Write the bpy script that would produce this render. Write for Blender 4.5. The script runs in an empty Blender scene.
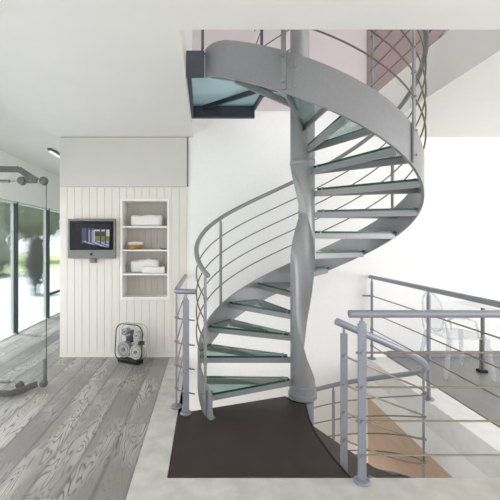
import bpy, bmesh, math, random
from math import sin, cos, pi, radians as R
from mathutils import Vector, Matrix, noise

random.seed(4)
S = bpy.context.scene
C = S.collection

# ------------------------------------------------------------------ materials
def new_mat(name):
    m = bpy.data.materials.new(name); m.use_nodes = True
    nt = m.node_tree
    for n in list(nt.nodes): nt.nodes.remove(n)
    out = nt.nodes.new('ShaderNodeOutputMaterial')
    return m, nt, out

def N(nt, t, **kw):
    n = nt.nodes.new(t)
    for k, v in kw.items(): setattr(n, k, v)
    return n

def pbr(name, col, rough=.5, metal=0., var=0., scale=8., bump=0., spec=.5, stretch=None):
    m, nt, out = new_mat(name)
    b = N(nt, 'ShaderNodeBsdfPrincipled')
    b.inputs['Base Color'].default_value = (*col, 1); b.inputs['Roughness'].default_value = rough
    b.inputs['Metallic'].default_value = metal; b.inputs['Specular IOR Level'].default_value = spec
    nt.links.new(b.outputs[0], out.inputs[0])
    tc = N(nt, 'ShaderNodeTexCoord'); src = tc.outputs['Object']
    if stretch:
        mp = N(nt, 'ShaderNodeMapping'); mp.inputs['Scale'].default_value = stretch
        nt.links.new(src, mp.inputs[0]); src = mp.outputs[0]
    nz = N(nt, 'ShaderNodeTexNoise'); nz.inputs['Scale'].default_value = scale; nz.inputs['Detail'].default_value = 5
    nt.links.new(src, nz.inputs['Vector'])
    cr = N(nt, 'ShaderNodeValToRGB')
    cr.color_ramp.elements[0].position = .3; cr.color_ramp.elements[1].position = .7
    cr.color_ramp.elements[0].color = (*[max(0, c * (1 - var)) for c in col], 1)
    cr.color_ramp.elements[1].color = (*[min(1, c * (1 + var)) for c in col], 1)
    nt.links.new(nz.outputs['Fac'], cr.inputs[0]); nt.links.new(cr.outputs[0], b.inputs['Base Color'])
    if bump:
        bp = N(nt, 'ShaderNodeBump'); bp.inputs['Strength'].default_value = bump; bp.inputs['Distance'].default_value = .01
        nt.links.new(nz.outputs['Fac'], bp.inputs['Height']); nt.links.new(bp.outputs[0], b.inputs['Normal'])
    return m

def front_fresnel(nt, ior):
    fr = N(nt, 'ShaderNodeFresnel'); fr.inputs['IOR'].default_value = ior
    ge = N(nt, 'ShaderNodeNewGeometry'); sb = N(nt, 'ShaderNodeMath', operation='SUBTRACT'); sb.inputs[0].default_value = 1.
    mu = N(nt, 'ShaderNodeMath', operation='MULTIPLY')
    nt.links.new(ge.outputs['Backfacing'], sb.inputs[1]); nt.links.new(fr.outputs[0], mu.inputs[0]); nt.links.new(sb.outputs[0], mu.inputs[1])
    return mu

def clear(name, tint, gloss_rough=.02, ior=1.5, haze=0., haze_col=(.8, .9, .88)):
    m, nt, out = new_mat(name)
    tr = N(nt, 'ShaderNodeBsdfTransparent'); tr.inputs[0].default_value = (*tint, 1)
    gl = N(nt, 'ShaderNodeBsdfGlossy'); gl.inputs['Roughness'].default_value = gloss_rough
    fr = front_fresnel(nt, ior)
    mx = N(nt, 'ShaderNodeMixShader')
    base = tr.outputs[0]
    if haze:
        df = N(nt, 'ShaderNodeBsdfDiffuse'); df.inputs[0].default_value = (*haze_col, 1)
        tl = N(nt, 'ShaderNodeBsdfTranslucent'); tl.inputs[0].default_value = (*haze_col, 1)
        m2 = N(nt, 'ShaderNodeMixShader'); m2.inputs[0].default_value = .5
        nt.links.new(df.outputs[0], m2.inputs[1]); nt.links.new(tl.outputs[0], m2.inputs[2])
        m1 = N(nt, 'ShaderNodeMixShader'); m1.inputs[0].default_value = haze
        nt.links.new(base, m1.inputs[1]); nt.links.new(m2.outputs[0], m1.inputs[2]); base = m1.outputs[0]
    nt.links.new(fr.outputs[0], mx.inputs[0]); nt.links.new(base, mx.inputs[1]); nt.links.new(gl.outputs[0], mx.inputs[2])
    nt.links.new(mx.outputs[0], out.inputs[0])
    return m

def emit(name, col, st):
    m, nt, out = new_mat(name)
    e = N(nt, 'ShaderNodeEmission'); e.inputs[0].default_value = (*col, 1); e.inputs[1].default_value = st
    nt.links.new(e.outputs[0], out.inputs[0]); return m

def wood_floor_mat():
    m, nt, out = new_mat('whitewashed_oak')
    L = nt.links.new
    b = N(nt, 'ShaderNodeBsdfPrincipled'); b.inputs['Roughness'].default_value = .42
    L(b.outputs[0], out.inputs[0])
    tc = N(nt, 'ShaderNodeTexCoord'); sp = N(nt, 'ShaderNodeSeparateXYZ'); L(tc.outputs['Object'], sp.inputs[0])
    def M(op, a, b_=None, c=None):
        n = N(nt, 'ShaderNodeMath', operation=op)
        for i, v in enumerate((a, b_, c)):
            if v is None: continue
            if isinstance(v, (int, float)): n.inputs[i].default_value = v
            else: L(v, n.inputs[i])
        return n.outputs[0]
    PW = .2
    u = M('DIVIDE', M('ADD', sp.outputs[0], .46), PW)
    pid = M('FLOOR', u); fu = M('FRACT', u)
    wn = N(nt, 'ShaderNodeTexWhiteNoise', noise_dimensions='1D'); L(pid, wn.inputs['W'])
    v = M('ADD', M('DIVIDE', sp.outputs[1], 2.6), M('MULTIPLY', wn.outputs['Value'], 5.))
    fv = M('FRACT', v)
    wn2 = N(nt, 'ShaderNodeTexWhiteNoise', noise_dimensions='2D')
    cb0 = N(nt, 'ShaderNodeCombineXYZ'); L(pid, cb0.inputs[0]); L(M('FLOOR', v), cb0.inputs[1]); L(cb0.outputs[0], wn2.inputs['Vector'])
    rnd = wn2.outputs['Value']
    # flowing grain figure
    cb = N(nt, 'ShaderNodeCombineXYZ')
    L(M('MULTIPLY', sp.outputs[0], 8.0), cb.inputs[0]); L(M('MULTIPLY', sp.outputs[1], 1.3), cb.inputs[1]); L(M('MULTIPLY', rnd, 37.), cb.inputs[2])
    nz = N(nt, 'ShaderNodeTexNoise'); nz.inputs['Scale'].default_value = 1.; nz.inputs['Detail'].default_value = 2.; nz.inputs['Roughness'].default_value = .45; nz.inputs['Distortion'].default_value = .25
    L(cb.outputs[0], nz.inputs['Vector'])
    rings = M('PINGPONG', M('MULTIPLY', nz.outputs['Fac'], 32.), 1.)
    fine = N(nt, 'ShaderNodeTexNoise'); fine.inputs['Scale'].default_value = 1.; fine.inputs['Detail'].default_value = 4.
    cb2 = N(nt, 'ShaderNodeCombineXYZ'); L(M('MULTIPLY', sp.outputs[0], 160.), cb2.inputs[0]); L(M('MULTIPLY', sp.outputs[1], 7.), cb2.inputs[1]); L(rnd, cb2.inputs[2])
    L(cb2.outputs[0], fine.inputs['Vector'])
    soft = N(nt, 'ShaderNodeTexNoise'); soft.inputs['Scale'].default_value = 1.2; soft.inputs['Detail'].default_value = 3.
    cb3 = N(nt, 'ShaderNodeCombineXYZ'); L(M('MULTIPLY', sp.outputs[0], 2.5), cb3.inputs[0]); L(M('MULTIPLY', sp.outputs[1], .8), cb3.inputs[1]); L(M('MULTIPLY', rnd, 11.), cb3.inputs[2])
    L(cb3.outputs[0], soft.inputs['Vector'])
    g = M('ADD', M('MULTIPLY', rings, .55), M('MULTIPLY', fine.outputs['Fac'], .45))
    cr = N(nt, 'ShaderNodeValToRGB'); e = cr.color_ramp.elements
    e[0].position = .20; e[0].color = (.062, .054, .047, 1); e[1].position = .45; e[1].color = (.40, .38, .36, 1)
    L(g, cr.inputs[0])
    plain = N(nt, 'ShaderNodeRGB'); plain.outputs[0].default_value = (.222, .206, .192, 1)
    cr2 = N(nt, 'ShaderNodeValToRGB'); cr2.color_ramp.elements[0].position = .44; cr2.color_ramp.elements[1].position = .6
    L(soft.outputs['Fac'], cr2.inputs[0])
    mx = N(nt, 'ShaderNodeMix', data_type='RGBA'); L(M('MULTIPLY_ADD', cr2.outputs[0], .85, .12), mx.inputs['Factor'])
    L(plain.outputs[0], mx.inputs['A']); L(cr.outputs[0], mx.inputs['B'])
    tone = M('MULTIPLY_ADD', rnd, .3, .85)
    edge = N(nt, 'ShaderNodeMapRange'); edge.inputs['From Max'].default_value = .10; edge.inputs['To Min'].default_value = .8; edge.inputs['To Max'].default_value = 0.
    L(M('MINIMUM', fu, M('SUBTRACT', 1., fu)), edge.inputs['Value'])
    seam = M('MAXIMUM', edge.outputs[0], M('LESS_THAN', M('MINIMUM', fv, M('SUBTRACT', 1., fv)), .0012))
    tone2 = M('MULTIPLY', tone, M('SUBTRACT', 1., M('MULTIPLY', seam, .45)))
    hv = N(nt, 'ShaderNodeVectorMath', operation='SCALE'); L(mx.outputs['Result'], hv.inputs[0]); L(tone2, hv.inputs['Scale'])
    L(hv.outputs[0], b.inputs['Base Color'])
    bp = N(nt, 'ShaderNodeBump'); bp.inputs['Strength'].default_value = .15; bp.inputs['Distance'].default_value = .004
    L(g, bp.inputs['Height']); L(bp.outputs[0], b.inputs['Normal'])
    return m

MT = {}
MT['white_wall'] = pbr('white_plaster', (.89, .89, .885), .9, var=.015, scale=30, bump=.03)
MT['ceiling'] = pbr('ceiling_paint', (.80, .785, .765), .9, var=.012, scale=5)
MT['panel'] = pbr('cream_board_paint', (.74, .705, .66), .6, var=.02, scale=6, stretch=(8, 1, .6))
MT['panel_grey'] = pbr('grey_panel_paint', (.62, .61, .59), .6, var=.015, scale=4)
MT['metal'] = pbr('silver_grey_paint', (.268, .271, .284), .33, metal=.3, var=.04, scale=60)
MT['metal_blue'] = pbr('blue_grey_paint', (.255, .272, .318), .36, metal=.3, var=.04, scale=60)
MT['metal_dark'] = pbr('dark_blue_grey_steel', (.045, .05, .065), .45, metal=.3, var=.1, scale=30)  # grey steel darkened: shade around the landing is put into the colour
MT['wire'] = pbr('stainless_wire', (.24, .205, .155), .38, metal=.8, var=.08, scale=50)
MT['bolt'] = pbr('bolt_steel', (.35, .35, .37), .35, metal=.9, var=.1, scale=90)
MT['dark_plate'] = pbr('dark_brown_steel', (.030, .020, .0175), .45, metal=.0, var=.15, scale=5, spec=.35)
MT['olive'] = pbr('dark_olive_tread', (.075, .06, .048), .55, var=.15, scale=9)
MT['tread_face'] = clear('tread_glass', (.76, .87, .84), .05, 1.5, haze=.22, haze_col=(.42, .52, .50))
MT['landing_face'] = clear('landing_glass', (.62, .80, .82), .05, 1.5, haze=.62, haze_col=(.72, .90, .95))
MT['tread_edge'] = pbr('green_glass_edge', (.003, .065, .04), .15, var=.35, scale=14, stretch=(4, 4, 1))
MT['clear'] = clear('clear_glass', (.97, .98, .98), .02, 1.45)
MT['door_clear'] = clear('door_glass', (.985, .99, .99), .02, 1.18)
MT['acrylic'] = clear('clear_acrylic', (.95, .955, .96), .04, 1.4, haze=.05, haze_col=(.85, .87, .9))
MT['acrylic_edge'] = clear('acrylic_edge', (.86, .87, .89), .05, 1.45, haze=.24, haze_col=(.9, .9, .92))
MT['concrete'] = pbr('pale_concrete', (.50, .48, .45), .7, var=.14, scale=7, bump=.05)
MT['kerb'] = pbr('kerb_concrete', (.76, .755, .74), .7, var=.06, scale=9)
MT['grey_floor'] = pbr('grey_floor', (.215, .21, .20), .35, var=.10, scale=3, stretch=(3, .6, 1))
MT['tan'] = pbr('tan_boarding', (.63, .475, .355), .6, var=.06, scale=3, stretch=(1, 1, 8))
MT['brown_wall'] = pbr('brown_plaster', (.30, .24, .235), .8, var=.05, scale=4)
MT['lilac_wall'] = pbr('lilac_plaster', (.66, .60, .62), .9, var=.02, scale=4)  # white plaster in low light, the dimness painted in as lilac
MT['wood_floor'] = wood_floor_mat()
MT['black'] = pbr('black_plastic', (.008, .008, .009), .5, var=.1, spec=.25, scale=40)
MT['frame_dark'] = pbr('dark_mullion', (.03, .035, .04), .5, var=.1, scale=20)
MT['frame_light'] = pbr('pale_mullion', (.62, .62, .60), .5, var=.03, scale=20)
MT['alu'] = pbr('brushed_alu', (.17, .175, .168), .42, metal=.35, var=.03, scale=30)
MT['bronze'] = pbr('olive_bronze', (.13, .13, .118), .4, metal=.4, var=.15, scale=40)
MT['towel'] = pbr('white_towelling', (.82, .80, .77), .95, var=.05, scale=160, bump=.5)
MT['shelf'] = pbr('shelf_paint', (.84, .825, .80), .6, var=.02, scale=12)
MT['niche'] = pbr('niche_boards', (.50, .465, .43), .7, var=.05, scale=5, stretch=(10, 1, .5))
MT['wood_bowl'] = pbr('turned_wood', (.42, .22, .08), .45, var=.2, scale=12, stretch=(1, 1, 6))
MT['roll'] = pbr('grey_roll', (.30, .30, .295), .6, var=.12, scale=25)
MT['roll_light'] = pbr('pale_roll', (.42, .40, .375), .6, var=.10, scale=25)
MT['roll_core'] = pbr('roll_core', (.10, .10, .10), .5, var=.1, scale=30)
MT['leaf'] = pbr('leaf_green', (.13, .155, .115), .7, var=.5, scale=5)
MT['leaf_dark'] = pbr('leaf_dark', (.022, .024, .016), .7, var=.5, scale=5)
MT['terrace'] = pbr('terrace_stone', (.30, .33, .36), .8, var=.05, scale=3)
MT['lawn'] = pbr('lawn_grass', (.22, .26, .13), .9, var=.3, scale=12)
MT['lamp'] = emit('lamp_glow', (1, .97, .92), 1.0)
m, nt, out = new_mat('blurred_glass')
rf = N(nt, 'ShaderNodeBsdfRefraction'); rf.inputs['Roughness'].default_value = .42; rf.inputs['IOR'].default_value = 1.015; rf.inputs[0].default_value = (.93, .97, .97, 1)
tr = N(nt, 'ShaderNodeBsdfTransparent'); tr.inputs[0].default_value = (.93, .97, .97, 1)
gl = N(nt, 'ShaderNodeBsdfGlossy'); gl.inputs['Roughness'].default_value = .05
fr = front_fresnel(nt, 1.25)
m1 = N(nt, 'ShaderNodeMixShader'); ge = N(nt, 'ShaderNodeNewGeometry'); mb_ = N(nt, 'ShaderNodeMath', operation='MULTIPLY_ADD'); mb_.inputs[1].default_value = -.6; mb_.inputs[2].default_value = .6; nt.links.new(ge.outputs['Backfacing'], mb_.inputs[0]); nt.links.new(mb_.outputs[0], m1.inputs[0])
m2 = N(nt, 'ShaderNodeMixShader')
nt.links.new(tr.outputs[0], m1.inputs[1]); nt.links.new(rf.outputs[0], m1.inputs[2])
nt.links.new(fr.outputs[0], m2.inputs[0]); nt.links.new(m1.outputs[0], m2.inputs[1]); nt.links.new(gl.outputs[0], m2.inputs[2]); nt.links.new(m2.outputs[0], out.inputs[0])
MT['window_glass'] = m

# screen picture: a room with pillars, bright floor, lawn beyond (all a picture on the screen)
def screen_mat(x0, x1, z0, z1):
    m, nt, out = new_mat('screen_picture'); L = nt.links.new
    tc = N(nt, 'ShaderNodeTexCoord'); sp = N(nt, 'ShaderNodeSeparateXYZ'); L(tc.outputs['Object'], sp.inputs[0])
    def M(op, a, b_=None):
        n = N(nt, 'ShaderNodeMath', operation=op)
        for i, v in enumerate((a, b_)):
            if v is None: continue
            if isinstance(v, (int, float)): n.inputs[i].default_value = v
            else: L(v, n.inputs[i])
        return n.outputs[0]
    u = M('DIVIDE', M('SUBTRACT', sp.outputs[0], x0), x1 - x0); v = M('DIVIDE', M('SUBTRACT', sp.outputs[2], z0), z1 - z0)
    def box(a, b_, c, d):
        return M('MULTIPLY', M('MULTIPLY', M('GREATER_THAN', u, a), M('LESS_THAN', u, b_)), M('MULTIPLY', M('GREATER_THAN', v, c), M('LESS_THAN', v, d)))
    cur = N(nt, 'ShaderNodeRGB'); cur.outputs[0].default_value = (.012, .012, .02, 1); cur = cur.outputs[0]
    def over(mask, col):
        nonlocal cur
        mx = N(nt, 'ShaderNodeMix', data_type='RGBA'); L(mask, mx.inputs['Factor']); L(cur, mx.inputs['A']); mx.inputs['B'].default_value = (*col, 1); cur = mx.outputs['Result']
    over(box(.12, .96, .66, .93), (.022, .02, .036))
    over(box(.25, .56, .22, .78), (.14, .13, .22))
    over(box(.43, .56, .30, .70), (.42, .42, .62))
    over(box(.56, .93, .30, .72), (.75, .80, .95))
    over(box(.58, .93, .30, .48), (.30, .27, .06))
    over(box(.58, .84, .48, .66), (.06, .10, .04))
    fl = M('MULTIPLY', box(.28, .92, .06, .30), M('GREATER_THAN', M('ADD', v, M('MULTIPLY', u, .3)), .33))
    over(fl, (.55, .58, .85))
    over(M('MULTIPLY', fl, M('LESS_THAN', M('FRACT', M('ADD', M('MULTIPLY', u, 6.), M('MULTIPLY', v, 9.))), .35)), (.12, .12, .22))
    for a in (.24, .38, .47): over(box(a, a + .03, .24, .78), (.02, .02, .03))
    for a in (.70, .82): over(box(a, a + .035, .18, .74), (.09, .10, .16))
    e = N(nt, 'ShaderNodeEmission'); L(cur, e.inputs[0]); e.inputs[1].default_value = .6
    gl = N(nt, 'ShaderNodeBsdfGlossy'); gl.inputs[0].default_value = (.012, .012, .012, 1); gl.inputs['Roughness'].default_value = .1
    ad = N(nt, 'ShaderNodeAddShader'); L(e.outputs[0], ad.inputs[0]); L(gl.outputs[0], ad.inputs[1]); L(ad.outputs[0], out.inputs[0])
    return m

# ------------------------------------------------------------------ mesh helpers
class MB:
    def __init__(s): s.v = []; s.f = []; s.mi = []
    def add(s, vs, fs, mi=0):
        o = len(s.v); s.v += [tuple(p) for p in vs]
        for f in fs: s.f.append(tuple(i + o for i in f)); s.mi.append(mi)
        return s
    def box(s, x0, x1, y0, y1, z0, z1, mi=0):
        return s.add([(x0, y0, z0), (x1, y0, z0), (x1, y1, z0), (x0, y1, z0), (x0, y0, z1), (x1, y0, z1), (x1, y1, z1), (x0, y1, z1)],
                     [(0, 3, 2, 1), (4, 5, 6, 7), (0, 1, 5, 4), (1, 2, 6, 5), (2, 3, 7, 6), (3, 0, 4, 7)], mi)
    def bar(s, p, q, w, h, up=(0, 0, 1), mi=0):
        p = Vector(p); q = Vector(q); d = (q - p).normalized(); up = Vector(up)
        sd = d.cross(up).normalized() * (w / 2); u = sd.cross(d).normalized() * (h / 2)
        vs = [p - sd - u, p + sd - u, p + sd + u, p - sd + u, q - sd - u, q + sd - u, q + sd + u, q - sd + u]
        return s.add(vs, [(0, 1, 2, 3), (7, 6, 5, 4), (0, 4, 5, 1), (1, 5, 6, 2), (2, 6, 7, 3), (3, 7, 4, 0)], mi)
    def tube(s, pts, r, n=10, closed=False, mi=0):
        pts = [Vector(p) for p in pts]; m = len(pts); rings = []
        t0 = (pts[1] - pts[0]).normalized()
        nrm = t0.orthogonal().normalized()
        for i, p in enumerate(pts):
            if closed: t = (pts[(i + 1) % m] - pts[i - 1]).normalized()
            else: t = (pts[min(i + 1, m - 1)] - pts[max(i - 1, 0)]).normalized()
            nrm = (nrm - t * nrm.dot(t)).normalized(); bn = t.cross(nrm)
            rr = r(i / (m - 1)) if callable(r) else r
            rings.append([p + (nrm * cos(2 * pi * k / n) + bn * sin(2 * pi * k / n)) * rr for k in range(n)])
        vs = [q for g in rings for q in g]; fs = []
        for i in range(m if closed else m - 1):
            a = i * n; b = ((i + 1) % m) * n
            for k in range(n): fs.append((a + k, a + (k + 1) % n, b + (k + 1) % n, b + k))
        if not closed: fs += [tuple(range(n))[::-1], tuple(range((m - 1) * n, m * n))]
        return s.add(vs, fs, mi)
    def cyl(s, p, q, r, n=20, mi=0): return s.tube([p, q], r, n, mi=mi)
    def lathe(s, cx, cy, prof, n=32, mi=0):
        vs = []; fs = []; m = len(prof)
        for r, z in prof: vs += [(cx + r * cos(2 * pi * k / n), cy + r * sin(2 * pi * k / n), z) for k in range(n)]
        for i in range(m - 1):
            for k in range(n): fs.append((i * n + k, i * n + (k + 1) % n, (i + 1) * n + (k + 1) % n, (i + 1) * n + k))
        fs += [tuple(range(n))[::-1], tuple(range((m - 1) * n, m * n))]
        return s.add(vs, fs, mi)
    def prism(s, poly, z0, z1, face=0, edge=0):
        n = len(poly)
        vs = [(x, y, z0) for x, y in poly] + [(x, y, z1) for x, y in poly]
        s.add(vs, [tuple(range(n))[::-1], tuple(range(n, 2 * n))], face)
        o = len(s.v) - 2 * n
        for i in range(n): s.f.append((o + i, o + (i + 1) % n, o + n + (i + 1) % n, o + n + i)); s.mi.append(edge)
        return s
    def build(s, name, mats, parent=None, bevel=0., smooth=True, sub=0, ang=35):
        me = bpy.data.meshes.new(name)
        bm = bmesh.new(); vv = [bm.verts.new(p) for p in s.v]
        for f, mi in zip(s.f, s.mi):
            try: fc = bm.faces.new([vv[i] for i in f]); fc.material_index = mi
            except ValueError: pass
        bmesh.ops.recalc_face_normals(bm, faces=bm.faces)
        if bevel:
            es = [e for e in bm.edges if len(e.link_faces) == 2 and e.calc_face_angle(0) > .6]
            bmesh.ops.bevel(bm, geom=es, offset=bevel, segments=2, affect='EDGES', profile=.5, clamp_overlap=True)
        if smooth and (not bevel or name == 'roll'):
            for f in bm.faces: f.smooth = True
            for e in bm.edges: e.smooth = len(e.link_faces) == 2 and e.calc_face_angle(0) < R(ang)
        bm.to_mesh(me); bm.free()
        for mt in (mats if isinstance(mats, (list, tuple)) else [mats]): me.materials.append(MT[mt] if isinstance(mt, str) else mt)
        o = bpy.data.objects.new(name, me); C.objects.link(o)
        if parent is not None:
            o.parent = parent
            root = parent
            while root.parent: root = root.parent
            o.matrix_parent_inverse = Matrix.Identity(4)
            off = Vector((0, 0, 0)); q = parent
            while q is not None: off += q.location; q = q.parent
            for v in me.vertices: v.co -= off
        if sub:
            md = o.modifiers.new('sub', 'SUBSURF'); md.levels = sub; md.render_levels = sub
        return o

def thing(name, label, cat, loc=(0, 0, 0), group=None):
    o = bpy.data.objects.new(name, None); C.objects.link(o); o.location = loc
    o['label'] = label; o['category'] = cat
    if group: o['group'] = group
    return o
def tag(o, label, cat, group=None, kind=None):
    o['label'] = label; o['category'] = cat
    if group: o['group'] = group
    if kind: o['kind'] = kind
    return o
def struct(o, label=None, cat=None):
    o['kind'] = 'structure'
    if label: o['label'] = label
    if cat: o['category'] = cat
    return o

# ------------------------------------------------------------------ dimensions (metres, camera at origin looking +y)
EYE = 1.495
PX, PY = .9375, 3.577           # centre pole
RO, RI = 1.01, .99              # stringer plate
RISE, STEP, A1 = .2, 24.25, 204.
YW = 4.84                       # back wall
XL, XR, YF = -.24, 2.10, 2.357  # floor opening
HXL, HYF = -.165, 2.39          # ceiling opening
ZC, ZU = 2.86, 3.2
def P(r, th, z): return (PX + r * cos(R(th)), PY + r * sin(R(th)), z)
def nose(th): return RISE * (1 + (A1 - th) / STEP)

# ------------------------------------------------------------------ setting
b = MB().box(-3.05, -.46, -3, 9.6, -.25, 0); struct(b.build('floor_timber', 'wood_floor'), 'grey whitewashed wide plank timber floor', 'floor')
b = MB(); b.box(-.46, XL, YF, YW + .02, -.25, 0); b.box(-.46, 6.2, -3, YF, -.25, 0)
struct(b.build('floor_concrete', 'concrete'), 'pale concrete floor strip around the stair opening', 'floor')
b = MB().box(XR, 2.37, YF, YW, -.25, 0); struct(b.build('trim_1', 'kerb'), 'white concrete edge strip beside the stair opening', 'kerb')
b = MB().box(2.37, 6.2, YF, YW, -.25, -.002); struct(b.build('floor_grey', 'grey_floor'), 'grey floor under the clear chair', 'floor')
b = MB().box(-.234, 6.2, YW, YW + .2, -3.2, 6.2); struct(b.build('wall_back', ['white_wall']), 'white back wall behind the spiral staircase', 'wall')
b = MB(); b.box(-3.3, HXL, -3.2, 9.8, ZC, ZU); b.box(HXL, 6.4, -3.2, HYF, ZC, ZU); b.box(XR, 6.4, HYF, YW, ZC, ZU); b.box(XR, XR + .12, HYF, YW, ZU, 3.32)
struct(b.build('ceiling', 'ceiling'), 'white ceiling slab with the stair opening cut through', 'ceiling')
b = MB().box(-3.3, -3.05, -3.2, 9.8, 2.15, ZC); struct(b.build('wall_left', 'white_wall'), 'white wall band above the glazed facade', 'wall')
b = MB().box(-3.3, HXL, 9.6, 9.8, -.25, ZC); struct(b.build('wall_corridor_end', 'white_wall'), 'white end wall of the glazed corridor', 'wall')
# rear wall and right wall with their window openings (behind / beside the viewpoint)
b = MB(); b.box(-3.3, -2.4, -3.2, -3, -.25, ZC); b.box(5.6, 6.4, -3.2, -3, -.25, ZC); b.box(-2.4, 5.6, -3.2, -3, -.25, .2); b.box(-2.4, 5.6, -3.2, -3, 2.6, ZC)
struct(b.build('wall_rear', 'white_wall'))
b = MB(); b.box(6.2, 6.4, 4.2, YW + .2, -.25, ZC); b.box(6.2, 6.4, -3, -2.2, -.25, ZC); b.box(6.2, 6.4, -2.2, 4.2, -.25, .1); b.box(6.2, 6.4, -2.2, 4.2, 2.6, ZC)
struct(b.build('wall_right', 'white_wall'))
b = MB().box(2.37, 6.2, YW - .012, YW, 0, .08); struct(b.build('baseboard_back', 'metal_blue'), 'low blue grey skirting along the back wall', 'baseboard')
# lower storey shaft
b = MB(); b.box(XL - .15, XL, YF, YW + .2, -3.2, -.02); struct(b.build('wall_lower_left', 'white_wall'))
b = MB(); b.box(XL - .15, XR + .2, YF - .2, YF - .005, -3.2, -.25); struct(b.build('wall_lower_front', 'white_wall'))
b = MB(); b.box(XR + .02, XR + .2, YF, YW, -.52, -.25); struct(b.build('wall_lower_right', 'white_wall'), 'white wall band under the concrete edge strip', 'wall')
b = MB(); b.box(XR + .02, XR + .2, YF, YW, -3.2, -.52); struct(b.build('wall_lower_panelling', 'tan'), 'tan wall surface below the white band in the stairwell', 'wall')
b = MB(); b.box(XL - .1, XR + .1, YF - .1, YW + .1, -3.3, -3.2); struct(b.build('floor_lower', 'tan'))
# upper storey
b = MB(); b.box(HXL - .15, HXL, -.2, YW + .2, ZU, 6.2); struct(b.build('wall_upper_left', 'white_wall'), 'white wall above the ceiling opening', 'wall')
b = MB(); b.box(HXL, XR, YW - .01, YW, 3.2, 6.2); struct(b.build('wall_upper_back', 'lilac_wall'), 'dim lilac wall behind the top of the stairs', 'wall')
b = MB(); b.box(XR, 6.2, YW - .02, YW, ZU, 6.2); struct(b.build('wall_upper_right', 'brown_wall'), 'brown wall behind the upper railing', 'wall')
b = MB(); b.box(HXL - .2, 6.4, -.4, YW + .2, 6.0, 6.2); struct(b.build('ceiling_upper', 'ceiling'))
b = MB(); b.box(6.2, 6.4, -.2, YW, ZU, 6.2); struct(b.build('wall_upper_end', 'white_wall'))
b = MB(); b.box(HXL, 6.4, -.4, -.2, ZU, 3.6); b.box(HXL, 6.4, -.4, -.2, 5.7, 6.2); struct(b.build('wall_upper_front', 'white_wall'))

# panelled partition
PXL, PXR = -1.885, -.234
NX0, NX1, NZ0, NZ1 = -1.075, -.487, .775, 2.03
b = MB(); b.box(PXL, NX0, YW, YW + .3, 0, ZC); b.box(NX1, PXR, YW, YW + .3, 0, ZC); b.box(NX0, NX1, YW, YW + .3, 0, NZ0); b.box(NX0, NX1, YW, YW + .3, NZ1, ZC)
b.box(PXL, PXR, YW + .3, 9.6, 0, ZC)
struct(b.build('wall_partition', 'panel'), 'cream partition wall at the end of the timber floor', 'wall')
b = MB(); n = 17; w = (PXR - PXL) / n
for i in range(n):
    x0, x1 = PXL + i * w, PXL + (i + 1) * w - .0035
    segs = [(x0, x1, .05, 2.205)]
    ox0, ox1, oz0, oz1 = NX0 - .02, NX1 + .02, NZ0 - .02, NZ1 + .02
    if x1 > ox0 and x0 < ox1:
        segs = [(x0, x1, .05, oz0), (x0, x1, oz1, 2.205)]
        if x0 < ox0: segs.append((x0, ox0, oz0, oz1))
        if x1 > ox1: segs.append((ox1, x1, oz0, oz1))
    for a, c, z0, z1 in segs: b.box(a, c, YW - .012, YW, z0, z1)
struct(b.build('wall_boarding', 'panel', bevel=.002), 'cream vertical boards lining the partition wall', 'wall panelling')
b = MB(); b.box(PXL, PXR, YW - .02, YW, 2.215, ZC - .012); struct(b.build('wall_upper_panel', 'panel_grey', bevel=.003), 'smooth pale grey panel above the cream boards', 'wall panel')
b = MB(); b.box(PXR, PXR + .018, YW - .022, YW, 2.215, ZC); struct(b.build('trim_2', 'alu'), 'thin grey edge strip at the right of the grey panel', 'trim')
b = MB(); b.box(PXL, PXR, YW - .02, YW, 0, .05); struct(b.build('baseboard_partition', 'panel', bevel=.003), 'low cream skirting under the vertical boards', 'baseboard')

# glazed facade on the left
ym = [-2.56 + 1.23 * k for k in range(11)]
for k in range(10):
    y0, y1 = ym[k], ym[k + 1]
    b = MB(); b.box(-3.10, -3.09, y0 + .03, y1 - .03, .02, 2.12)
    o = struct(b.build('window_%d' % (k + 1), 'window_glass'), None)
    seen = 6.0 < y1
    if k == 6: o['label'] = 'glass pane at the far left behind the clear door'
    if k == 7: o['label'] = 'middle glass pane with the dark blurred shrub outside'
    if k == 8: o['label'] = 'glass pane nearest the cream boarded wall'
    b = MB(); b.box(-3.15, -3.10, y0 - .03, y0 + .03, 0, 2.15); b.build('window_frame', 'frame_light', o)
    b = MB(); b.box(-3.10, -3.05, y0 - .03, y0 + .03, 0, 2.15); b.build('window_mullion', 'frame_dark', o)
    MB().box(-3.15, -3.05, y0 + .035, y1 - .03, 2.12, 2.15).build('window_rail', 'frame_light', o); MB().box(-3.15, -3.05, y0 + .035, y1 - .03, 0, .02).build('window_rail', 'frame_light', o)
    if k == 8:
        b = MB(); b.box(-3.14, -3.06, y0 + .035, y1 - .03, .44, .48); b.build('window_sill', 'frame_dark', o)

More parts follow.
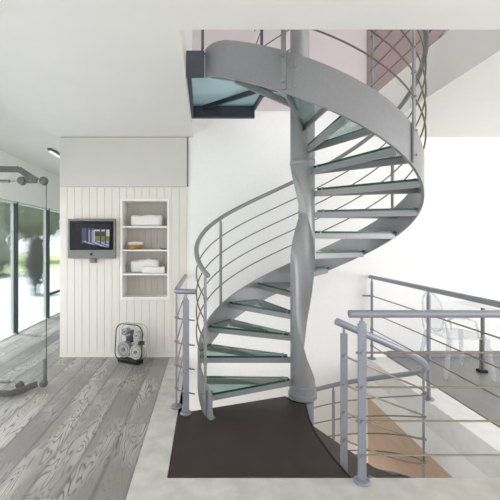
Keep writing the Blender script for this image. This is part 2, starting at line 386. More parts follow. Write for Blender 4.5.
# outside
b = MB(); b.box(-9, -3.16, -6, 22, -.12, -.03); struct(b.build('ground_terrace', 'terrace'), 'pale sunlit terrace outside the facade', 'terrace')
b = MB(); b.box(-30, -9, -10, 45, -.14, -.05); b.box(-9, 3, 22, 45, -.14, -.05); struct(b.build('ground_lawn', 'lawn'), 'green lawn beyond the terrace', 'lawn')
def foliage(name, cx, cy, cz, rx, ry, rz, mat, label, cat, seed, trunk=True, leaf=.14, nl=900):
    rn = random.Random(seed); t = thing(name, label, cat, (cx, cy, -.05))
    b = MB()
    for i in range(nl):
        th = rn.uniform(0, 2 * pi); u = rn.uniform(-1, 1); s = math.sqrt(1 - u * u); rr = rn.uniform(.7, 1.05)
        rr *= 1 + .25 * noise.noise(Vector((s * cos(th) * 2 + seed, s * sin(th) * 2, u * 2)))
        c = Vector((cx + rx * rr * s * cos(th), cy + ry * rr * s * sin(th), cz + rz * rr * u))
        a = Vector((rn.gauss(0, 1), rn.gauss(0, 1), rn.gauss(0, 1))).normalized(); d = a.orthogonal().normalized(); e = a.cross(d)
        L_ = leaf * rn.uniform(.6, 1.2)
        b.add([c - d * L_, c - e * L_ * .45, c + d * L_, c + e * L_ * .45], [(0, 1, 2, 3)])
    # inner mass
    vs = []; fs = []; n1, n2 = 10, 14
    for i in range(n1 + 1):
        for j in range(n2):
            ph = pi * i / n1; th = 2 * pi * j / n2
            d = Vector((sin(ph) * cos(th), sin(ph) * sin(th), cos(ph))); q = .86 * (1 + .3 * noise.noise(d * 2.2 + Vector((seed, 0, 0))))
            vs.append((cx + rx * q * d.x, cy + ry * q * d.y, cz + rz * q * d.z))
    for i in range(n1):
        for j in range(n2): fs.append((i * n2 + j, i * n2 + (j + 1) % n2, (i + 1) * n2 + (j + 1) % n2, (i + 1) * n2 + j))
    b.add(vs, fs)
    b.build('foliage', mat, t, smooth=False)
    if trunk:
        b = MB(); b.tube([(cx, cy, -.06), (cx + .03, cy, cz * .5), (cx, cy, cz)], lambda u: .09 * (1 - .4 * u), 10); b.build('trunk', 'leaf_dark', t)
foliage('shrub', -5.0, 10.8, .98, .33, .36, .8, 'leaf_dark', 'dark rounded shrub seen blurred through the middle window pane', 'shrub', 3, leaf=.07, nl=500)
foliage('hedge_bush', -9.6, 12.6, 1.0, 1.2, 1.6, 1.3, 'leaf', 'wide green bush outside the left window pane', 'bush', 5)
foliage('hedge_bush', -10.2, 16.5, 1.2, 1.5, 1.9, 1.6, 'leaf', 'green bush behind the dark shrub outside', 'bush', 8)
foliage('garden_tree', -14.0, 29, 4.2, 3.0, 3.0, 2.6, 'leaf', 'leafy green tree far outside the pane nearest the boards', 'tree', 11, leaf=.35)

# ------------------------------------------------------------------ spiral staircase
st = thing('spiral_staircase', 'silver grey spiral staircase with glass treads around a twisted centre pole', 'staircase', (PX, PY, 0))
# twisted pole: round tube whose middle is cut by a half-plane that turns
def sm(a, b_, x):
    t = max(0, min(1, (x - a) / (b_ - a))); return t * t * (3 - 2 * t)
PR = .115
def pole_mesh(zs, cut):
    na, nc = 56, 10; n = na + nc; vs = []; fs = []
    for z in zs:
        ph, c = cut(z)
        be = math.acos(max(-1., min(.9995, c / PR)))
        ring = [(PR * cos(ph + be + (2 * pi - 2 * be) * k / (na - 1)), PR * sin(ph + be + (2 * pi - 2 * be) * k / (na - 1))) for k in range(na)]
        a, e = ring[-1], ring[0]
        hw = math.hypot(e[0] - a[0], e[1] - a[1]) / 2; dep = .62 * hw * sm(.3, 1., hw / PR)
        for k in range(nc):
            t = (k + 1) / (nc + 1); w = dep * (1 - (2 * t - 1) ** 2)
            ring.append((a[0] + (e[0] - a[0]) * t - w * cos(ph), a[1] + (e[1] - a[1]) * t - w * sin(ph)))
        vs += [(PX + x, PY + y, z) for x, y in ring]
    m = len(zs)
    for i in range(m - 1):
        for k in range(n): fs.append((i * n + k, i * n + (k + 1) % n, (i + 1) * n + (k + 1) % n, (i + 1) * n + k))
    fs += [tuple(range(n))[::-1], tuple(range((m - 1) * n, m * n))]
    return MB().add(vs, fs)
def cut(z):
    if z > 2.9:
        return 0., PR * (1 - sm(2.95, 3.2, z)) + .035 * sm(2.95, 3.2, z)
    d = 0. if z > 1.775 else (90 * (1.775 - z) / .555 if z > 1.22 else min(180., 90 + 90 * (1.22 - z) / .875))
    ph = R(180 + d)
    if z > 1.2: k = max(0., min(1., (z - 1.78) / .47)) ** 1.25; c = PR * k - .004 * (1 - k)
    else: k = sm(.12, .42, z); c = PR * (1 - k) + (-.004 + .03 * (1 - sm(.35, .8, z))) * k
    return ph, c
zs = [.02 + i * .02 for i in range(0, 300) if .02 + i * .02 < 5.98]
pole = pole_mesh(zs, cut).build('centre_pole', 'metal', st, ang=28)
b = MB().lathe(PX, PY, [(.116, 2.235), (.119, 2.24), (.119, 2.275), (.116, 2.28)], 48); b.build('pole_collar', 'metal', pole)
b = MB().lathe(PX, PY, [(.135, .012), (.135, .05), (.124, .055), (.124, .125), (.118, .13)], 48); b.build('pole_collar', 'metal', pole)

# stringer: one helical plate, straightened to the upper left wall
def smin(a, c):
    k = .09; h = max(k - abs(a - c), 0) / k
    return min(a, c) - h * h * k * .25
def stringer():
    secs = []
    th = 208.
    while th >= -159:
        zt = smin(nose(th) + .05, 3.15); zb = max(.008, smin(nose(th) - .25, 2.92))
        if th > 200: zb = max(.008, zb - .12)
        secs.append((P(RO, th, 0), P(RI, th, 0), zt, zb)); th -= 2
    vs = []; fs = []
    for o, i, zt, zb in secs: vs += [(o[0], o[1], zb), (o[0], o[1], zt), (i[0], i[1], zt), (i[0], i[1], zb)]
    for k in range(len(secs) - 1):
        a, c = 4 * k, 4 * k + 4
        for j in range(4): fs.append((a + j, a + (j + 1) % 4, c + (j + 1) % 4, c + j))
    fs += [(0, 1, 2, 3), tuple(4 * (len(secs) - 1) + j for j in (3, 2, 1, 0))]
    return MB().add(vs, fs)
strg = stringer().build('stringer', 'metal', st, ang=30)
# bolted joint plates on the outside and the foot
for th in (-108.5, 12):
    b = MB(); b.bar(P(RO + .002, th, nose(th) - .24), P(RO + .002, th, nose(th) + .045), .004, .008, up=(cos(R(th)), sin(R(th)), 0))
    for k in (-.19, -.05):
        for e in (1.2, -1.2): MB().cyl(P(RO, th + e, nose(th) + k), P(RO + .007, th + e, nose(th) + k), .007, 10).build('bolt', 'bolt', strg)
    b.build('joint', 'bolt', strg)
b = MB().lathe(*P(.985, 206, 0)[:2], [(.034, .008), (.034, .018), (.015, .022), (.015, .06)], 20); b.build('foot', 'metal', strg)

# treads
for n in range(1, 16):
    al = A1 - STEP * (n - 1); w = STEP + 1.2; z1 = RISE * n; z0 = z1 - .02
    outer = [P(.986, al - w * k / 8, 0)[:2] for k in range(9)]
    inner = [P(.145, al - w + 2, 0)[:2], P(.145, al - 2, 0)[:2]]
    t = MB().prism(outer + inner, z0, z1, 0, 1).build('tread', ['tread_face', 'tread_edge'], st)
    for a, s in ((al, -1), (al - w, 1)):
        dx, dy = -sin(R(a)) * s * .018, cos(R(a)) * s * .018
        p = Vector(P(.108, a, z0 - .026)) + Vector((dx, dy, 0)); q = Vector(P(.99, a, z0 - .026)) + Vector((dx, dy, 0))
        MB().bar(p, q, .014, .052).build('tread_bar', 'metal', t)
    for a in (al - 1.5, al - w + 1.5):
        for r in (.19, .95):
            aa = al - w / 2 if r < .3 else a
            c = P(r, a if r > .3 else aa + (a - aa) * .7, 0); MB().cyl((c[0], c[1], z0 - .01), (c[0], c[1], z1 + .006), .012, 12).build('clip', 'bolt', t)

# upper landing
poly = [P(.985, 200, 0)[:2], P(.14, 200, 0)[:2], P(.14, 150, 0)[:2], (.625, 4.07), (.595, 4.45), (HXL + .01, 4.45), (HXL + .01, 3.24), (-.02, 3.24)]
land = MB().prism(poly, 3.125, 3.145, 0, 1).build('landing', ['landing_face', 'tread_edge'], st)
b = MB(); b.box(HXL + .005, .595, 4.45, 4.5, 2.985, 3.165); b.build('landing_beam', 'metal_dark', land, bevel=.003)  # the beam's shadowed look is in its dark colour
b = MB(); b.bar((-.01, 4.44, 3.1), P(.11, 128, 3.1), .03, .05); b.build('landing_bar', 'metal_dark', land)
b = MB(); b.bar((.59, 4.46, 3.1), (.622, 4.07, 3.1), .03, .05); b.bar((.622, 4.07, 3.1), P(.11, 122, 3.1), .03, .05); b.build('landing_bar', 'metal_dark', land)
b = MB(); b.box(HXL + .003, -.005, 3.215, 3.235, 2.92, 3.15); b.build('edge_plate', 'metal_dark', land)  # darker than the stringer: its shade is painted in
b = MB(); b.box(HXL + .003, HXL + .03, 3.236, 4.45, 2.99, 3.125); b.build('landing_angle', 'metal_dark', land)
# guard between landing and pole
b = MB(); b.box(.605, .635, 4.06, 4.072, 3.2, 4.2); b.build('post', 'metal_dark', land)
for k, z in enumerate((3.42, 3.62, 3.82, 4.02)):
    MB().tube([(.595, 4.46, z), (.62, 4.066, z), P(.1, 122, z)], .006, 8).build('wire', 'wire', land)

# handrail, wires and posts of the upper flight
def helix(r, off, a, b_, st_=3., cap=None):
    pts = []; th = a
    while th > b_ - 1e-6:
        z = nose(th) + off
        if cap is not None: z = min(z, cap + off)
        pts.append(P(r, th, z)); th -= st_
    return pts
hp = helix(1.02, 1.025, 204, -170, 3., 3.2)
hp = [P(1.02, 206.5, hp[0][2] - .012), P(1.02, 205.2, hp[0][2] - .005)] + hp[1:]
MB().tube(hp, .023, 14).build('handrail', 'metal', st)
for off in (.255, .435, .62, .81):
    MB().tube(helix(1.02, off, 204, -170, 2.5, 3.2), .0068, 8).build('wire', 'wire', st)
for th in (203.5, 138, 77, 14, -53, -112, -160):
    zn = min(nose(th), 3.2); t = Vector((-sin(R(th)), cos(R(th)), 0)); rd = Vector((cos(R(th)), sin(R(th)), 0))
    b = MB(); z0 = max(zn - (.04 if th == -160 else .23), .02)
    b.bar(P(1.02, th, z0), P(1.02, th, zn + .985), .036, .012, up=rd)
    b.cyl(P(1.02, th, zn + .97), P(1.02, th, zn + 1.02), .008, 10)
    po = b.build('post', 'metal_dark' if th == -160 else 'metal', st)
    for off in (.255, .435, .62, .81):
        c = Vector(P(1.02, th, zn + off)); MB().cyl(c - rd * .016, c + rd * .016, .011, 10).build('wire_clamp', 'bolt', po)
    for off in ((-.18, 0.) if th != -160 else ()):
        if zn + off > .05: MB().cyl(P(1.034, th, zn + off), P(1.046, th, zn + off), .009, 10).build('bolt', 'bolt', po)

# dark floor plate at the foot
poly = [(XL + .01, YF + .004), (.915, YF + .004), (.885, 2.55), (.862, 2.85), (.872, 3.12), (.905, 3.33), (.925, 3.425), (.86, 3.446), (.81, 3.49), (.785, 3.55), (.783, 3.6), (XL + .01, 3.235)]
lp = MB().prism(poly, -.012, .006).build('landing_plate', 'dark_plate', bevel=.002); tag(lp, 'dark brown steel plate on the floor at the foot of the spiral stairs', 'landing plate')
b = MB(); b.tube([(x, y, .0) for x, y in poly[1:10]], .012, 8); b.build('plate_rim', 'black', lp)

# lower flight
lo = thing('lower_stair_flight', 'lower flight of dark treads going down right of the dark plate', 'staircase', (PX, PY, -.3))
def nlow(th): return -(th + 90) / STEP * RISE - .2 * 0
for k in range(0, 8):
    a0 = -92 + STEP * k; z1 = -RISE * (k + 1)
    outer = [P(.986, a0 + (STEP + 1) * j / 6, 0)[:2] for j in range(7)]; inner = [P(.13, a0 + STEP, 0)[:2], P(.13, a0 + 3, 0)[:2]]
    tr_ = MB().prism(outer + inner, z1 - .03, z1).build('tread', 'olive', lo, bevel=.002)
    q = a0 + STEP
    MB().bar(P(.13, q, z1 - .06), P(.986, q, z1 - .06), .012, .06).build('tread_bar', 'black', tr_)
def zr(th): return .935 - .00785 * (th + 90)
pts = [P(1.02, th, zr(th)) for th in [-92] + list(range(-90, 111, 3))]
MB().tube(pts, .025, 14).build('handrail', 'metal_blue', lo)
for off in (-.215, -.41, -.60, -.79):
    MB().tube([P(1.02, th, zr(th) + off) for th in range(-90, 111, 3)], .0068, 8).build('wire', 'wire', lo)
vs = []; fs = []
ths = list(range(-78, 111, 3))
for th in ths:
    for r, z in ((RO, zr(th) - 1.23), (RO, zr(th) - .98), (RI, zr(th) - .98), (RI, zr(th) - 1.23)): vs.append(P(r, th, z))
for k in range(len(ths) - 1):
    for j in range(4): fs.append((4 * k + j, 4 * k + (j + 1) % 4, 4 * k + 4 + (j + 1) % 4, 4 * k + 4 + j))
fs += [(0, 1, 2, 3), tuple(4 * (len(ths) - 1) + j for j in (3, 2, 1, 0))]
MB().add(vs, fs).build('stringer', 'metal_blue', lo)
for th in (-89, -20, 55):
    rd = Vector((cos(R(th)), sin(R(th)), 0)); b = MB()
    wd = .045 if th < -80 else .03
    b.bar(P(1.02, th, zr(th) - 1.2), P(1.02, th, zr(th) - .06), wd, .014, up=rd if th > -80 else rd)
    b.cyl(P(1.02, th, zr(th) - .07), P(1.02, th, zr(th) - .01), .009, 10)
    po = b.build('post', 'metal_blue', lo)
    for off in (-.215, -.41, -.60, -.79):
        c = Vector(P(1.02, th, zr(th) + off)); MB().cyl(c - rd * .02, c + rd * .02, .011, 10).build('wire_clamp', 'bolt', po)
b = MB(); b.lathe(PX, PY, [(.105, -3.19), (.105, -.02)], 40); b.build('centre_pole', 'metal_blue', lo)

# ------------------------------------------------------------------ guard rails
WZ = (.168, .380, .590, .806)
def guard(name, label, rail_pts, posts, wires=None, z0=0., loc=None, rail_r=.024, rail_z=1.047):
    g = thing(name, label, 'railing', loc or (posts[0][0], posts[0][1], z0))
    MB().tube([(x, y, z0 + rail_z) for x, y in rail_pts], rail_r, 16).build('handrail', 'metal_blue', g)
    for x, y, dx, dy, wd in posts:
        d = Vector((dx, dy, 0)).normalized(); s = Vector((-d.y, d.x, 0))
        b = MB(); b.bar((x, y, z0 + .012), (x, y, z0 + rail_z - .06), wd, .014, up=s)
        b.bar((x, y, z0 + rail_z - .06), (x, y, z0 + rail_z - .045), wd * .6, .014, up=s)
        b.cyl((x, y, z0 + rail_z - .05), (x, y, z0 + rail_z - .01), .009, 10)
        po = b.build('post', 'metal_blue', g)
        MB().lathe(x, y, [(.05, z0 + .001), (.05, z0 + .012), (.046, z0 + .016), (.02, z0 + .017)], 24).build('foot_disc', 'metal_blue', po)
        for z in WZ: MB().cyl((x - s.x * .02, y - s.y * .02, z0 + z), (x + s.x * .02, y + s.y * .02, z0 + z), .011, 10).build('wire_clamp', 'bolt', po)
        for k in (-.034, .034): MB().cyl((x + d.x * k, y + d.y * k, z0 + .016), (x + d.x * k, y + d.y * k, z0 + .028), .007, 8).build('foot_bolt', 'bolt', po)
    for z in WZ:
        MB().tube([(x, y, z0 + z) for x, y in (wires or rail_pts)], .0065, 8).build('wire', 'wire', g)
    return g
guard('guard_railing', 'silver guard rail along the concrete front edge of the stair opening',
      [(.897, 2.317), (2.06, 2.317)], [(.978, 2.317, 1, 0, .05), (2.0, 2.317, 1, 0, .05)], [(.94, 2.317), (2.05, 2.317)])
g = guard('guard_railing', 'silver guard rail on the white strip beside the clear chair, sloping toward the back wall',
      [(2.135, 4.81), (2.111, 2.45)], [(2.135, 4.76, 0, 1, .045), (2.122, 3.53, 0, 1, .045)], [(2.135, 4.80), (2.111, 2.45)])
MB().tube([(2.02, 4.775, .806), (2.12, 4.76, .806)], .011, 8).build('bracket', 'metal_blue', g)
g = guard('guard_railing', 'short corner guard rail between the cream boards and the foot of the stairs',
      [(XL - .015, YW - .02), (XL - .022, 3.39), (XL - .017, 3.35), (XL + .008, 3.33), (-.085, 3.30)], [(-.165, 3.225, 1, 0, .055), (-.257, 3.36, 0, 1, .05)],
      [(-.255, YW - .02), (-.257, 3.36), (-.245, 3.31), (-.09, 3.23)], z0=.007)
guard('guard_railing', 'upper storey guard rail with diagonal looking wires at the right of the ceiling opening',
      [(2.13, 4.8), (2.13, 2.0)], [(2.13, 4.72, 0, 1, .03), (2.13, 3.3, 0, 1, .03)], z0=3.32)

# ------------------------------------------------------------------ wall niche and contents
nt_ = thing('shelf_niche', 'white recessed shelf niche in the cream boards holding towels', 'shelf', (-.78, YW, NZ0))
fw = .03
b = MB(); x0, x1, z0, z1 = NX0 - fw + .004, NX1 + fw - .004, NZ0 - fw + .004, NZ1 + fw - .004
b.box(x0, NX0 + .004, YW - .018, YW + .27, z0, z1); b.box(NX1 - .004, x1, YW - .018, YW + .27, z0, z1); b.box(NX0 + .004, NX1 - .004, YW - .018, YW + .27, z0, NZ0 + .004); b.box(NX0 + .004, NX1 - .004, YW - .018, YW + .27, NZ1 - .004, z1)
b.build('frame', 'shelf', nt_, bevel=.002)
b = MB(); nb = 7; w = (NX1 - NX0) / nb
for i in range(nb): b.box(NX0 + i * w + .003, NX0 + (i + 1) * w, YW + .262, YW + .275, NZ0, NZ1)
b.box(NX0, NX1, YW + .272, YW + .285, NZ0, NZ1)
b.build('back_panel', 'niche', nt_)
SZ = (1.702, 1.396, 1.084)
for z in SZ: MB().box(NX0 + .004, NX1 - .004, YW - .008, YW + .262, z - .022, z).build('shelf_board', 'shelf', nt_, bevel=.002)

def towel(name, cx, cy, z, w, d, h, label, seed, layers=2, roll=False):
    b = MB()
    for l in range(layers):
        hh = h / layers; n1, n2 = 14, 20; vs = []; fs = []
        for i in range(n1 + 1):
            u = -1 + 2 * i / n1
            for j in range(n2):
                a = 2 * pi * j / n2
                e = .62 if not roll else .9
                cy_ = math.copysign(abs(cos(a)) ** e, cos(a)); cz_ = math.copysign(abs(sin(a)) ** e, sin(a))
                k = (1 - abs(u) ** 8) ** .3 if abs(u) < 1 else 0.
                k = .86 + .14 * k
                nn = noise.noise(Vector((u * 2.3 + seed, a * .7, l * 3.1 + seed)))
                vs.append((cx + u * w / 2 * (1 + .03 * nn), cy + cy_ * d / 2 * k, z + l * hh + hh / 2 + cz_ * hh / 2 * (k * (1 + .30 * nn if cz_ > 0 else 1))))
        for i in range(n1):
            for j in range(n2): fs.append((i * n2 + j, i * n2 + (j + 1) % n2, (i + 1) * n2 + (j + 1) % n2, (i + 1) * n2 + j))
        fs += [tuple(range(n2))[::-1], tuple(range(n1 * n2, n1 * n2 + n2))]
        b.add(vs, fs)
    o = b.build(name, 'towel', ang=70); return tag(o, label, 'towel')
towel('folded_towel', -.768, YW + .11, SZ[0] + .001, 0.39, .21, .145, 'white folded towel alone on the top shelf of the niche', 1, 1)
towel('folded_towel', -.80, YW + .16, SZ[2] + .001, 0.36, .17, .175, 'thick white folded towel on the third shelf, behind a thinner towel', 5, 1)
towel('rolled_towel', -.675, YW + .027, SZ[2] + .001, 0.29, .06, .09, 'thin white rolled towel in front of the thick towel on the third shelf', 9, 1, True)
bx, by, bz = -.925, YW + .09, SZ[1] + .001
o = MB().lathe(bx, by, [(.06, bz), (.085, bz + .012), (.115, bz + .045), (.128, bz + .058), (.120, bz + .058), (.105, bz + .045), (.07, bz + .02), (.01, bz + .016)], 36).build('wooden_bowl', 'wood_bowl')
tag(o, 'turned wooden bowl at the left of the second shelf', 'bowl')
b = MB(); b.tube([(bx - .09, by - .005, bz + .068), (bx, by, bz + .078), (bx + .09, by + .005, bz + .072)], .028, 14); b.tube([(bx - .02, by + .05, bz + .07), (bx + .1, by + .045, bz + .075)], .022, 14)
tag(b.build('rolled_cloth', 'towel'), 'small rolled white cloths lying in the wooden bowl', 'cloth')
o = MB().lathe(-.545, YW + .06, [(.03, SZ[1] + .001), (.045, SZ[1] + .006), (.043, SZ[1] + .012), (.02, SZ[1] + .009)], 20).build('soap_dish', 'black')
tag(o, 'small flat dark dish at the right end of the second shelf', 'dish')

# ------------------------------------------------------------------ wall mounted computer display
tv = thing('computer_display', 'silver flat all-in-one computer screen mounted on the cream boards', 'computer', (-1.45, YW - .012, 1.53))
X0, X1, Z0, Z1 = -1.755, -1.145, 1.285, 1.792
b = MB(); b.box(X0, X1, YW - .085, YW - .04, Z0, Z1); b.build('body', 'alu', tv, bevel=.006)
sx0, sx1, sz0, sz1 = -1.729, -1.171, 1.392, 1.762
b = MB(); b.box(sx0, sx1, YW - .0875, YW - .084, sz0, sz1); sb = b.build('screen_border', 'black', tv)
b = MB(); b.box(sx0 + .012, sx1 - .012, YW - .089, YW - .087, sz0 + .012, sz1 - .012)
sc = b.build('screen', [screen_mat(sx0 + .012 + 1.45, sx1 - .012 + 1.45, sz0 + .012 - 1.53, sz1 - .012 - 1.53)], tv)
b = MB()   # fruit shaped mark on the chin
prof = []
for k in range(28):
    a = 2 * pi * k / 28; r = .020 * (1 - .10 * (abs(sin(a)) > .96)) 
    x, z = r * cos(a), r * sin(a)
    dd = math.hypot(x - .026, z - .001)
    if dd < .013: x -= (.013 - dd)
    prof.append((x, z))
cx, cz = -1.45, 1.338
n = len(prof); vs = [(cx + x, YW - .0865, cz + z) for x, z in prof] + [(cx + x, YW - .0845, cz + z) for x, z in prof]
b.add(vs, [tuple(range(n)), tuple(range(2 * n - 1, n - 1, -1))] + [(i, (i + 1) % n, n + (i + 1) % n, n + i) for i in range(n)])
b.add([(cx + .001, YW - .0865, cz + .022), (cx + .008, YW - .0865, cz + .023), (cx + .012, YW - .0865, cz + .032), (cx + .003, YW - .0865, cz + .029)], [(0, 1, 2, 3)])
b.build('logo', 'black', tv)
b = MB(); b.box(-1.475, -1.405, YW - .05, YW - .011, 1.225, 1.30); b.build('wall_bracket', 'alu', tv, bevel=.003)
b = MB(); b.box(-1.475, -1.405, YW - .075, YW - .05, 1.232, 1.284); b.build('bracket_plate', 'alu', tv, bevel=.003)

# ------------------------------------------------------------------ clear case with four rolls, standing on the floor
cl = Vector((-.925, 4.60, 0)); rz = R(-24); tilt = R(-5)
cs = thing('clear_case', 'clear rounded case with dark rim holding four grey rolls on the floor by the boards', 'case', cl)
MX = Matrix.Translation(cl) @ Matrix.Rotation(rz, 4, 'Z') @ Matrix.Rotation(tilt, 4, 'X')
def T(p): return tuple(MX @ Vector(p))
def rrect(w, h, r, y, n=8):
    pts = []
    for cx, cz, a0 in ((w / 2 - r, h - r, 0), (-w / 2 + r, h - r, 90), (-w / 2 + r, r, 180), (w / 2 - r, r, 270)):
        for k in range(n + 1):
            a = R(a0 + 90 * k / n); pts.append((cx + r * cos(a), y, cz + r * sin(a)))
    return pts
W_, H_, D_ = .39, .445, .115
zb = .03
f0 = [(x, -D_ / 2, z + zb) for x, y, z in rrect(W_, H_, .1, 0)]; f1 = [(x, D_ / 2, z + zb) for x, y, z in rrect(W_, H_, .1, 0)]
b = MB(); n = len(f0); b.add([T(p) for p in f0 + f1], [tuple(range(n)), tuple(range(2 * n - 1, n - 1, -1))] + [(i, (i + 1) % n, n + (i + 1) % n, n + i) for i in range(n)])
b.build('shell', 'clear', cs)
MB().tube([T(p) for p in f0], .0065, 8, closed=True).build('rim', 'black', cs)
MB().tube([T(p) for p in f1], .004, 8, closed=True).build('rim', 'acrylic_edge', cs)
b = MB()
q = [(-.15, -D_ / 2 + .004, .008), (.15, -D_ / 2 + .004, .008), (.15, D_ / 2, .008), (-.15, D_ / 2, .008)]
b.add([T(p) for p in q] + [T((p[0], p[1], .05)) for p in q], [(0, 3, 2, 1), (4, 5, 6, 7), (0, 1, 5, 4), (1, 2, 6, 5), (2, 3, 7, 6), (3, 0, 4, 7)]); b.build('base_tray', 'black', cs)
for (x, z, r, mt) in ((-.085, .375, .046, 'roll'), (.098, .345, .052, 'roll_light'), (-.085, .158, .095, 'roll'), (.095, .145, .085, 'roll_light')):
    ro = MB().cyl(T((x, -D_ / 2 + .018, z)), T((x, D_ / 2 - .012, z)), r, 28).build('roll', mt, cs, bevel=.003)
    b = MB(); b.cyl(T((x, -D_ / 2 + .008, z)), T((x, -D_ / 2 + .02, z)), r * .26, 16); b.build('hub', 'roll_core', ro)
    b = MB(); b.tube([T((x + r * .72 * cos(2 * pi * k / 24), -D_ / 2 + .017, z + r * .72 * sin(2 * pi * k / 24))) for k in range(24)], .003, 6, closed=True); b.build('groove_ring', 'roll_core', ro)
for (x0, x1, z0, z1) in ((-.06, .0, .265, .325), (.12, .175, .235, .28), (-.0, .012, .25, .40)):
    q = [(x0, -.03, z0), (x1, -.03, z0), (x1, .03, z0), (x0, .03, z0)]
    MB().add([T(p) for p in q] + [T((p[0], p[1], z1)) for p in q], [(0, 3, 2, 1), (4, 5, 6, 7), (0, 1, 5, 4), (1, 2, 6, 5), (2, 3, 7, 6), (3, 0, 4, 7)]).build('holder', 'black', cs)

# ------------------------------------------------------------------ clear glass door with patch arms
GY = 3.80; GX1 = -1.625; GX0 = -2.75
gd = thing('glass_door', 'frameless clear glass door leaf with bent grey arms at the left', 'door', (GX1, GY, 0))
b = MB(); b.box(GX0, GX1, GY, GY + .012, .06, 2.11); b.build('glass_pane', 'door_clear', gd)
b = MB(); b.box(GX1, GX1 + .003, GY - .001, GY + .013, .06, 2.11); b.build('glass_edge', 'frame_dark', gd)
for s, zc in ((1, 2.115), (-1, .045)):
    nm = 'top_arm' if s > 0 else 'bottom_arm'
    b = MB()
    zo = zc + s * .125 if s > 0 else zc - .02
    pts = [(GX0, GY - .03), (-1.885, GY - .03), (-1.80, GY - .03), (-1.70, GY - .03)]
    if s > 0: zz = [zo, zo - .01, zc + .06, zc]
    else: zz = [.01 + .02, .01 + .02, .035, .06]
    yy = [GY - .03] * 4 if s > 0 else [GY - .22, GY - .20, GY - .12, GY - .03]
    for i in range(3): b.bar((pts[i][0], yy[i], zz[i]), (pts[i + 1][0], yy[i + 1], zz[i + 1]), .02, .062, up=(0, 0, 1) if s > 0 else (0, 0, 1))
    if s > 0: b.bar((-1.70, GY - .03, zc - .012), (-1.84, GY - .03, zc - .012), .018, .022); b.bar((-1.79, GY - .03, zc + .05), (-1.83, GY - .03, zc - .01), .018, .05)
    else: b.bar((-1.70, GY - .03, zc + .012), (-1.86, GY - .06, zc - .005), .018, .022)
    arm = b.build(nm, 'bronze', gd, bevel=.003)
    kz = zc if s > 0 else .06
    for x in (GX1 - .015, -1.86):
        ky = GY - .02 if s > 0 or x > -1.7 else GY - .06
        r = .045 if s > 0 else .04
        MB().lathe(0, 0, [(.004, -.035), (r * .8, -.03), (r, -.01), (r, .012), (r * .7, .03), (.004, .034)], 20).build('knob', 'bronze', arm)
        k = bpy.context.scene.collection.objects[-1] if False else arm.children[-1]
        off = Vector((GX1, GY, 0))
        for v in k.data.vertices:
            c = v.co + off; v.co = Vector((x + c.x, ky + c.z, kz + c.y)) - off
    b = MB(); b.cyl((GX0, GY - .02, zc - .002 if s > 0 else .075), (-1.985, GY - .02, zc - .002 if s > 0 else .075), .016, 12); b.cyl((-1.985, GY - .02, zc - .002 if s > 0 else .075), (-1.86, GY - .02, zc - .002 if s > 0 else .068), .004, 8)
    b.build('rod', 'alu', arm)
b = MB(); b.cyl((GX1 - .012, GY + .006, .09), (GX1 - .012, GY + .006, .30), .02, 14); b.build('edge_bolt', 'alu', gd)

# ------------------------------------------------------------------ clear chair and glass table
ch = thing('clear_chair', 'transparent acrylic armchair behind the right guard rail', 'chair', (2.86, 4.26, 0))
x0, x1, y0, y1 = 2.64, 3.09, 4.03, 4.49
b = MB(); pr = []
for k in range(24):
    a = 2 * pi * k / 24; e = .35
    pr.append(((x0 + x1) / 2 + .235 * math.copysign(abs(cos(a)) ** e, cos(a)), (y0 + y1) / 2 + .235 * math.copysign(abs(sin(a)) ** e, sin(a))))
b.prism(pr, .435, .455, 0, 1); b.build('seat', ['acrylic', 'acrylic_edge'], ch)
for x, y, fx, fy in ((x0 + .02, y0 + .02, x0 - .035, y0), (x1 - .02, y0 + .02, x1 + .01, y0 - .05), (x1 - .02, y1 - .02, x1 + .03, y1 + .03), (x0 + .02, y1 - .02, x0 - .05, y1 + .02)):
    b = MB(); b.tube([(x, y, .44), ((x * 2 + fx) / 3, (y * 2 + fy) / 3, .28), (fx, fy, .002)], lambda u: .028 - .008 * u, 8); b.build('leg', 'acrylic_edge', ch)
b = MB(); n = 24; vs = []; fs = []
for k in range(n):
    a = 2 * pi * k / n; yy = .2 * cos(a); zz = .70 + .23 * sin(a)
    xx = x0 - .02 - .12 * (zz - .45) + .25 * yy * yy
    for r in (1., .93):
        for dx in (0, .016): vs.append((xx + dx, (y0 + y1) / 2 + yy * r, .70 + (zz - .70) * r))
for k in range(n):
    a = 4 * k; c = 4 * ((k + 1) % n)
    fs += [(a, c, c + 1, a + 1), (a + 1, c + 1, c + 3, a + 3), (a + 3, c + 3, c + 2, a + 2), (a + 2, c + 2, c, a)]
b.add(vs, fs); bk = b.build('back_hoop', 'acrylic_edge', ch)
b = MB(); b.add([vs[4 * k + 2] for k in range(n)] + [vs[4 * k + 3] for k in range(n)], [tuple(range(n)), tuple(range(2 * n - 1, n - 1, -1))]); b.build('backrest', 'acrylic', ch)
for s in (-1, 1):
    yy = (y0 + y1) / 2 + s * .225
    b = MB(); b.tube([(x0 + .0, yy, .45), (x0 - .03, yy, .64), (x0 + .06, yy, .67), (x0 + .2, yy, .665), (x0 + .30, yy, .63), (x0 + .33, yy, .45)], .013, 8); b.build('armrest', 'acrylic_edge', ch)
tb = thing('glass_table', 'glass topped table with a slim chrome leg and black foot at the right', 'table', (3.9, 4.3, 0))
MB().box(3.14, 4.7, 3.95, 4.72, .735, .75).build('table_top', ['acrylic'], tb, bevel=.002)
for x in (3.195, 4.6):
    b = MB(); b.cyl((x, 4.28, .03), (x, 4.28, .735), .02, 14); b.cyl((x - .03, 4.28, .03), (x - .03, 4.28, .40), .008, 8)
    lg = b.build('leg', 'alu', tb); MB().box(x - .05, x + .035, 4.24, 4.32, 0, .03).build('foot', 'black', lg, bevel=.004)

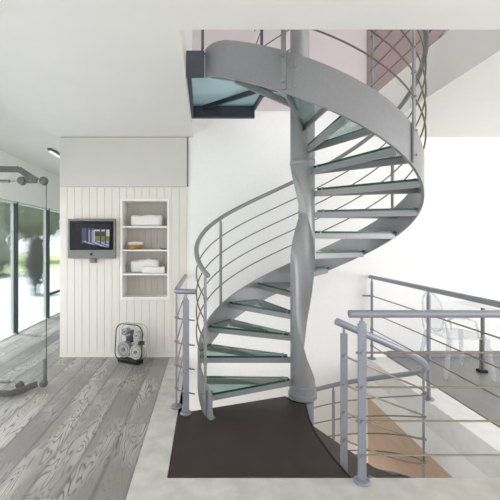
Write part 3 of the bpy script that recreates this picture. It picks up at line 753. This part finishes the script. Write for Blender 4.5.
# ------------------------------------------------------------------ ceiling lamp in the corridor
cl_ = thing('ceiling_lamp', 'small white strip lamp on the ceiling beside the grey panel', 'lamp', (-2.26, 5.8, ZC))
b = MB(); b.box(-2.29, -2.23, 5.4, 6.2, ZC - .035, ZC); b.build('housing', 'alu', cl_, bevel=.004)
b = MB(); b.box(-2.285, -2.235, 5.42, 6.18, ZC - .055, ZC - .034); b.build('diffuser', 'lamp', cl_, bevel=.008)

# ------------------------------------------------------------------ light
def area(name, loc, rot, sx, sy, power, col=(1, 1, 1)):
    l = bpy.data.lights.new(name, 'AREA'); l.shape = 'RECTANGLE'; l.size = sx; l.size_y = sy; l.energy = power; l.color = col
    o = bpy.data.objects.new(name, l); C.objects.link(o); o.location = loc; o.rotation_euler = rot
    return o
area('window_daylight_rear', (1.6, -2.95, 1.4), (R(74), 0, 0), 7.8, 2.3, 36, (1, .99, .975))
area('window_daylight_right', (6.15, .5, 1.35), (R(104), 0, R(90)), 5.2, 2.4, 165, (1, .993, .985))
area('window_daylight_left', (-3.0, 2.0, 1.1), (R(64), 0, R(-90)), 5.6, 2.0, 68, (1, .993, .985))
area('window_daylight_upper', (3.0, -.15, 4.65), (R(90), 0, 0), 6.0, 2.0, 60, (1, .97, .98))
area('window_daylight_lower', (.9, YF + .02, -1.9), (R(90), 0, 0), 2.0, 1.6, 36, (1, .98, .95))  # fill light added inside the closed lower shaft, no window there
sl = bpy.data.lights.new('sun', 'SUN'); sl.energy = 9.; sl.angle = R(4); sl.color = (1, .97, .93)
so = bpy.data.objects.new('sun', sl); C.objects.link(so); so.rotation_euler = Vector((.36, -.12, -1)).to_track_quat('-Z', 'Y').to_euler()

w = bpy.data.worlds.new('World'); S.world = w; w.use_nodes = True
nt = w.node_tree
bg = nt.nodes['Background']
sk = nt.nodes.new('ShaderNodeTexSky'); sk.sky_type = 'HOSEK_WILKIE'; sk.turbidity = 5; sk.sun_direction = (.5, -.4, .75); sk.ground_albedo = .5
mx = nt.nodes.new('ShaderNodeMix'); mx.data_type = 'RGBA'; mx.inputs['Factor'].default_value = .65
mx.inputs['B'].default_value = (1, .992, .985, 1)
nt.links.new(sk.outputs[0], mx.inputs['A']); nt.links.new(mx.outputs['Result'], bg.inputs[0]); bg.inputs[1].default_value = 2.4

# ------------------------------------------------------------------ camera
cam = bpy.data.cameras.new('Camera'); co = bpy.data.objects.new('Camera', cam); C.objects.link(co)
co.location = (0, 0, EYE); co.rotation_euler = (R(90), 0, 0)
cam.sensor_width = 36; cam.lens = 372 / 500 * 36; cam.shift_x = .09; cam.shift_y = -.016; cam.clip_start = .05
S.camera = co
vs_ = S.view_settings; vs_.view_transform = 'Standard'; vs_.look = 'None'; vs_.gamma = 1; vs_.use_curve_mapping = False; vs_.exposure = 0.
S.cycles.max_bounces = 12; S.cycles.diffuse_bounces = 6; S.cycles.transparent_max_bounces = 24; S.cycles.sample_clamp_indirect = 6
S.cycles.use_denoising = True
